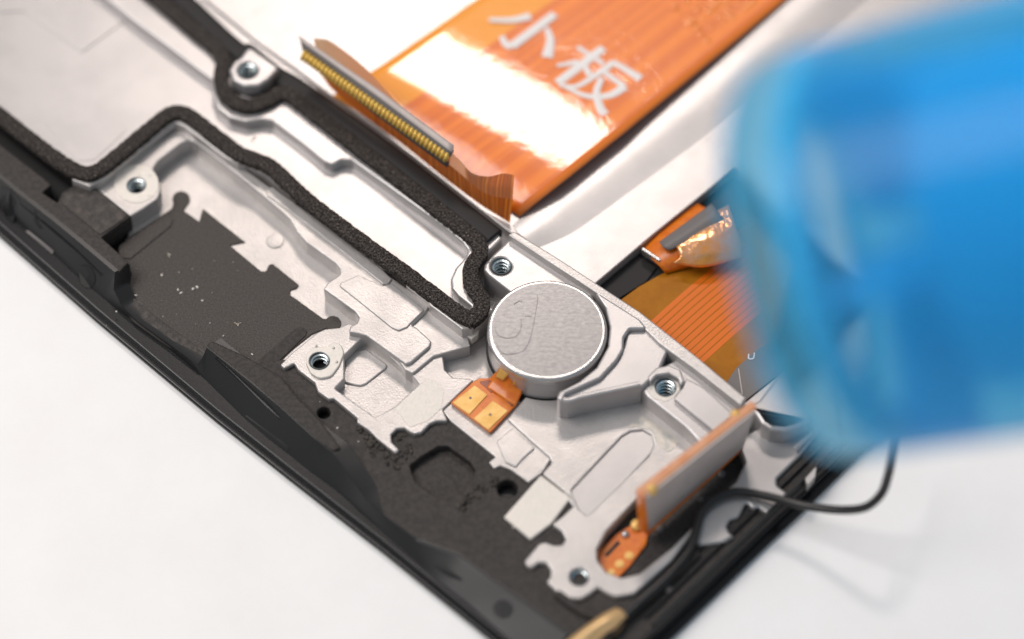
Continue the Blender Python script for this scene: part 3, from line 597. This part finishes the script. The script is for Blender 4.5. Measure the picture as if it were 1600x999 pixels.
# ---------------------------------------------------------------- large orange flex cable
fc = thing("flat_cable", "wide orange flat cable printed with white Chinese characters, its end curled up above the frame", "flat cable")
M_flex = mk_trace("flex_traces", (0.94, 0.235, 0.012), (0.80, 0.165, 0.007), 18, duty=0.52, rough=0.4, coat=1.0, bump=0.06, bscale=14, alt=((0.95, 0.34, 0.012), 0.24))
M_flexb = mk_trace("flex_back_traces", (0.48, 0.10, 0.016), (0.90, 0.28, 0.04), 90, duty=0.60, rough=0.35, coat=0.3, alt=((0.98, 0.55, 0.36), 0.80))  # peach part: the flap's backlit brightness put into its colour
thin(M_flexb, 0.82, (1.0, 0.66, 0.42), low=0.22)
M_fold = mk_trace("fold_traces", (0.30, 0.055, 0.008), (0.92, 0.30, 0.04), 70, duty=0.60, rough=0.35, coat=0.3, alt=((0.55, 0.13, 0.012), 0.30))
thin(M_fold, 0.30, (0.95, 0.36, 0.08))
def rowz(l, r, z, bow=0.0): return [(l[0], l[1], z), ((l[0]+r[0])/2, (l[1]+r[1])/2, z + bow), (r[0], r[1], z)]
rows = [rowz((1120, -255), (1560, -275), .26), rowz((890, -95), (1250, -20), .29), rowz((735, 5), (1018, 171), .360), rowz((704, 27), (990, 194), .378), rowz((688, 38), (975, 207), .386), rowz((676, 47), (963, 216), .389), rowz((598, 101), (889, 276), .389), rowz((584, 110), (875, 287), .383),
        rowz((552, 130), (842, 313), .340), rowz((520, 150), (812, 338), .275)]
loft("ribbon", rows, M_flex, fc, n=24, sub=6, thick=0.014)
bot = [(500, 112, .42), (520, 138, .40), (580, 186, .36), (640, 232, .33), (700, 280, .31), (752, 318, .29), (797, 346, .27)]
mid = [(495, 84, .62), (516, 100, .60), (568, 146, .58), (632, 200, .56), (715, 268, .52), (757, 302, .47), (801, 312, .50)]
top = [(490, 60, .86), (515, 64, .86), (570, 106, .84), (622, 162, .80), (718, 250, .74), (738, 271, .69), (764, 276, .66), (786, 271, .70), (803, 274, .74)]
flap = loft("curled_end", [mid, [((a[0]+b[0])/2, (a[1]+b[1])/2, (a[2]+b[2])/2 + 0.01) for a, b in zip(lin(mid, 9), lin(top, 9))], top], M_flexb, fc, n=60, sub=6)
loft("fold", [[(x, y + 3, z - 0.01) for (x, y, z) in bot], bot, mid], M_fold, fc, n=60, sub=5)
con = loft("connector", [[(466, 55, .90), (590, 139, .88), (709, 227, .84)], [(468, 63, .89), (588, 149, .87), (706, 238, .83)]], M_tan, fc, n=30, thick=0.03, lines=True)
loft("contact_housing", [[(469, 64, .885), (588, 150, .865), (706, 239, .825)], [(474, 84, .74), (584, 166, .72), (700, 250, .68)], [(480, 96, .66), (584, 178, .64), (698, 262, .60)]], M_grey, con, n=30, thick=0.03, lines=True)
pin = None; NP = 38
a0, a1 = P(476, 87, .76), P(699, 245, .70); dv = (a1 - a0).normalized()
for i in range(NP):
    f = i / (NP - 1); c = a0.lerp(a1, f)
    if pin is None:
        bm = bmesh.new(); bmesh.ops.create_cube(bm, size=1)
        bmesh.ops.scale(bm, vec=(0.033, 0.07, 0.095), verts=bm.verts); bmesh.ops.bevel(bm, geom=bm.edges[:], offset=0.008, segments=2, affect='EDGES')
        me = bpy.data.meshes.new("pin"); bm.to_mesh(me); bm.free(); me.materials.append(M_goldpin)
        for p in me.polygons: p.use_smooth = True
        pin = me
    o = link(bpy.data.objects.new("pin", pin), con); o.location = c + (CAM - c).normalized()*0.035
    o.rotation_euler = (math.radians(-35), 0, math.atan2(dv.y, dv.x))
# printed characters, strokes as thin white ink
rs = [(((P(*r[0]) + P(*r[2])) * 0.5), r[0][2]) for r in rows]
LD = Vector((-0.7456, -0.6664, 0))
def sheet_z(v):
    ss = [(q.dot(LD), z) for q, z in rs]; s_ = v.dot(LD)
    for (a, za), (b, zb_) in zip(ss[:-1], ss[1:]):
        if a <= s_ <= b: return za + (zb_ - za) * (s_ - a) / (b - a)
    return ss[-1][1]
NS = [0]
bl = scatter([(1050, 12), (1105, -20), (1205, -20), (1132, 46), (1100, 70), (1082, 48)], 80, 0.3, 0.014, 0.036)  # low domes added on the ribbon to catch lamp glints
bm = bmesh.new()
for (x, y, z_, r_) in bl:
    q = P(x, y, 0.31); q.z = sheet_z(Vector((q.x, q.y, 0))) + 0.006
    bmesh.ops.create_icosphere(bm, subdivisions=2, radius=1, matrix=Matrix.Translation(q) @ Matrix.Diagonal((r_*1.3, r_, r_*0.40, 1)))
me = bpy.data.meshes.new("glint_domes"); bm.to_mesh(me); bm.free(); me.materials.append(M_glint)
for p in me.polygons: p.use_smooth = True
tag(link(bpy.data.objects.new("glint_domes", me), fc), None, kind="stuff")
def stroke(pts, w0, w1):
    zi = 0.372; NS[0] += 1
    o = strip("ink_stroke", pts, 0, zi - 0.006, zi, M_ink, fc, bevel=0.001, n=24, widths=(w0 + 2.5, w1 + 2.5))
    for v in o.data.vertices: v.co.z += sheet_z(Vector((v.co.x, v.co.y, 0))) - zi + 0.005 + 0.0006 * NS[0]
stroke([(764, 32), (800, 31), (829, 24)], 6, 13)
stroke([(867, 20), (799, 74)], 13, 14); stroke([(800, 75), (790, 70), (784, 58)], 13, 7)
stroke([(854, 42), (860, 62), (855, 90)], 6, 17)
stroke([(902, 72), (943, 98)], 6, 7); stroke([(943, 73), (871, 131)], 13, 13); stroke([(870, 103), (904, 96)], 4, 9); stroke([(914, 103), (922, 117)], 6, 10)
stroke([(957, 94), (1001, 121)], 7, 13); stroke([(959, 96), (925, 121), (900, 136), (874, 135)], 10, 5)
stroke([(944, 112), (976, 134)], 7, 9); stroke([(977, 134), (952, 149), (917, 151), (884, 138)], 13, 5); stroke([(940, 121), (932, 146), (939, 172), (946, 180)], 7, 13)
# ---------------------------------------------------------------- circuit flex seen through the window
fb = thing("circuit_flex", "amber circuit flex with fine copper traces seen through the frame window beside the blue nozzle", "circuit board")
brd = slab("board", [(968, 470), (998, 448), (1030, 430), (1105, 395), (1200, 330), (1290, 400), (1215, 560), (1150, 590), (1128, 606)], 0.12, 0.16, M_amber, fb, r=3, bevel=0.006)
for i in range(11):
    f = i / 10; x = 1016 + 78*f; y = 508 + 58*f
    strip("trace", [(x, y), (x + 58, y - 52), (x + 150, y - 128)], 8.6, 0.15, 0.1615, M_trace, brd, bevel=0.0008, n=16, ang=10)
for (x, y) in ((1003, 504), (1020, 515), (1078, 556), (1094, 570), (968, 478)):
    slab("solder_bump", ell(x, y, 7, 5, 0.6, 9), 0.13, 0.20, M_dark, fb, r=2, bevel=0.02)
slab("dark_panel", [(1129, 607), (1150, 575), (1185, 545), (1225, 520), (1280, 560), (1208, 592), (1160, 630)], 0.12, 0.18, M_grey, fb, r=2, bevel=0.006)
strip("white_mark", [(1154, 576), (1160, 616), (1146, 614)], 1.6, 0.17, 0.186, M_tan, fb, bevel=0.001, n=14, smooth=False)
strip("white_mark", [(1170, 553), (1170, 560), (1177, 560), (1179, 551)], 2.2, 0.17, 0.186, M_ink, fb, bevel=0.001, n=16)
slab("dark_film", [(934, 446), (996, 400), (1026, 418), (1010, 440), (965, 468)], 0.12, 0.15, M_rubber, fb, r=2, bevel=0.006)
loft("film_tongue", [[(1002, 384, .17), (1030, 362, .2), (1090, 318, .22)], [(1014, 400, .24), (1052, 378, .30), (1120, 335, .32)], [(1030, 416, .24), (1070, 396, .30), (1140, 360, .32)], [(1040, 428, .18), (1090, 412, .20), (1160, 380, .22)]], M_poly, fb, n=20, sub=4, thick=0.012)
loft("clear_tape", [[(1050, 372, .33), (1090, 345, .34), (1140, 320, .34)], [(1058, 388, .35), (1100, 372, .38), (1150, 350, .36)], [(1062, 402, .33), (1104, 396, .35), (1160, 380, .33)], [(1050, 412, .28), (1100, 418, .28), (1160, 402, .28)]], M_film, fb, n=20, sub=4, thick=0.008)
loft("grey_tab", [[(1030, 378, .30), (1066, 352, .33), (1112, 318, .34)], [(1036, 386, .35), (1074, 362, .375), (1122, 330, .38)], [(1046, 392, .34), (1084, 372, .36), (1132, 342, .36)]], M_grey, fb, n=14, sub=4, thick=0.01)
strip("silver_strip", [(1004, 388), (1031, 406)], 5, 0.2, 0.275, M_rim, fb, bevel=0.004, n=10)
# ---------------------------------------------------------------- upright flex board at the slot
ub = thing("upright_flex_board", "small upright tan board edged with orange film, standing in the slot near the frame's corner", "circuit board")
def quadbox(name, f4, shift, mat, parent, lift=0.0):
    fr = [P(*q) for q in f4]; bk = [v + shift for v in fr]
    return mesh(name, fr + bk, [(0, 1, 2, 3), (7, 6, 5, 4), (0, 4, 5, 1), (1, 5, 6, 2), (2, 6, 7, 3), (3, 7, 4, 0)], mat, parent, smooth=False)
sh = Vector((-0.035, 0.045, 0.0))
brd2 = quadbox("stiffener", [(1009, 778, .82), (1181, 642, .86), (1161, 700, .26), (1011, 832, .26)], sh, M_tan, ub)
quadbox("film_edge", [(1003, 773, .832), (1182, 635, .872), (1182, 641, .85), (1007, 780, .81)], sh*1.15, M_peach2, ub)
quadbox("film_edge", [(1011, 826, .27), (1162, 694, .27), (1160, 704, .22), (1012, 838, .22)], sh*1.3, M_poly, ub)
quadbox("film_edge", [(1002, 774, .83), (1009, 776, .83), (1013, 834, .26), (1005, 832, .26)], sh*1.2, M_poly, ub)
for (x, y, z) in ((1150, 648, .84), (1018, 764, .82)):
    lathe("solder_blob", [(0.05, -0.03), (0.045, 0.01), (0.025, 0.03), (0.004, 0.035)], P(x, y, z), (0, 0, 1), M_gold, ub, seg=20)
foot = slab("flex_foot", [(932, 866), (962, 835), (1000, 812), (1014, 826), (1010, 850), (984, 884), (962, 906), (940, 888)], 0.10, 0.13, M_poly, ub, r=4, bevel=0.006)
slab("gold_dot", ell(968, 881, 7.5, 6.5, 0), 0.12, 0.138, M_gold, foot, r=1, bevel=0.004)
slab("gold_dot", ell(983, 868, 7.5, 6.5, 0), 0.12, 0.138, M_gold, foot, r=1, bevel=0.004)
slab("gold_dot", ell(955, 894, 6.5, 5.5, 0), 0.12, 0.138, M_gold, foot, r=1, bevel=0.004)
slab("dark_slit", [(944, 867), (965, 845), (970, 848), (949, 870)], 0.12, 0.1345, M_dark, foot, r=1, bevel=0.002)
lathe("solder_blob", [(0.034, 0), (0.03, 0.02), (0.012, 0.034), (0.002, 0.036)], P(977, 836, .13), (0, 0, 1), M_rim, foot, seg=16)
lathe("solder_blob", [(0.055, 0), (0.05, 0.03), (0.02, 0.05), (0.002, 0.052)], P(995, 822, .13), (0, 0, 1), M_gold, foot, seg=16)
# ---------------------------------------------------------------- antenna cable
cab = tube("antenna_cable", [P(930, 1010, .27), P(985, 955, .275), P(1040, 905, .275), P(1076, 862, .28), P(1088, 828, .285), P(1096, 800, .29), P(1118, 779, .30), P(1150, 769, .30), P(1195, 775, .31), P(1250, 789, .34), P(1310, 797, .46), P(1352, 793, .60), P(1377, 772, .72), P(1388, 742, .80), P(1396, 705, .88), P(1405, 660, .95)], 0.036, M_wire, n=160)
tag(cab, "thin black antenna cable looping over the frame's corner onto the table", "cable")
# ---------------------------------------------------------------- blue nozzle
nz = thing("blower_nozzle", "blurred blue plastic hot air nozzle held close above the phone", "nozzle")
c0 = D(1252, 405, 18.6)
ax = (RIGHT*0.975 + UP*0.20).normalized()*math.cos(math.radians(25)) - VIEW*math.sin(math.radians(25))
R0 = 322 / FPX * 18.6
prof = [(R0*0.93, 0.10), (R0*0.935, 0.02), (R0*0.955, 0.0), (R0*0.985, 0.08), (R0*1.005, 0.3), (R0*1.03, 1.2), (R0*1.06, 2.4), (R0*1.10, 5.0)]
lathe("inner_tube", [(R0*0.66, 1.15), (R0*0.70, 1.08), (R0*0.74, 1.15), (R0*0.86, 4.6), (R0*0.80, 4.6)], c0, ax, M_blue3, nz, seg=64, close=True)
lathe("front_ring", [(R0*0.70, 0.35), (R0*0.92, 0.30), (R0*0.93, 0.42), (R0*0.70, 0.46)], c0, ax, M_blue2, nz, seg=64, close=True)
lathe("shell", prof, c0, ax, M_blue, nz, seg=96, caps=False, ang=50)
s1 = ax.orthogonal().normalized(); s2 = ax.cross(s1)
for k in range(5):
    an = math.radians(20 + 72*k); d1 = s1*math.cos(an) + s2*math.sin(an); d2 = ax.cross(d1)
    V = []
    for (r, h) in ((R0*0.20, 0.55), (R0*0.90, 0.5), (R0*0.95, 1.0), (R0*0.25, 1.05)):
        for sgn in (-1, 1): V.append(c0 + ax*h + d1*r + d2*0.03*sgn)
    mesh("vane", V, [(0, 2, 4, 6), (7, 5, 3, 1), (0, 1, 3, 2), (2, 3, 5, 4), (4, 5, 7, 6), (6, 7, 1, 0)], M_blue3, nz, smooth=False)
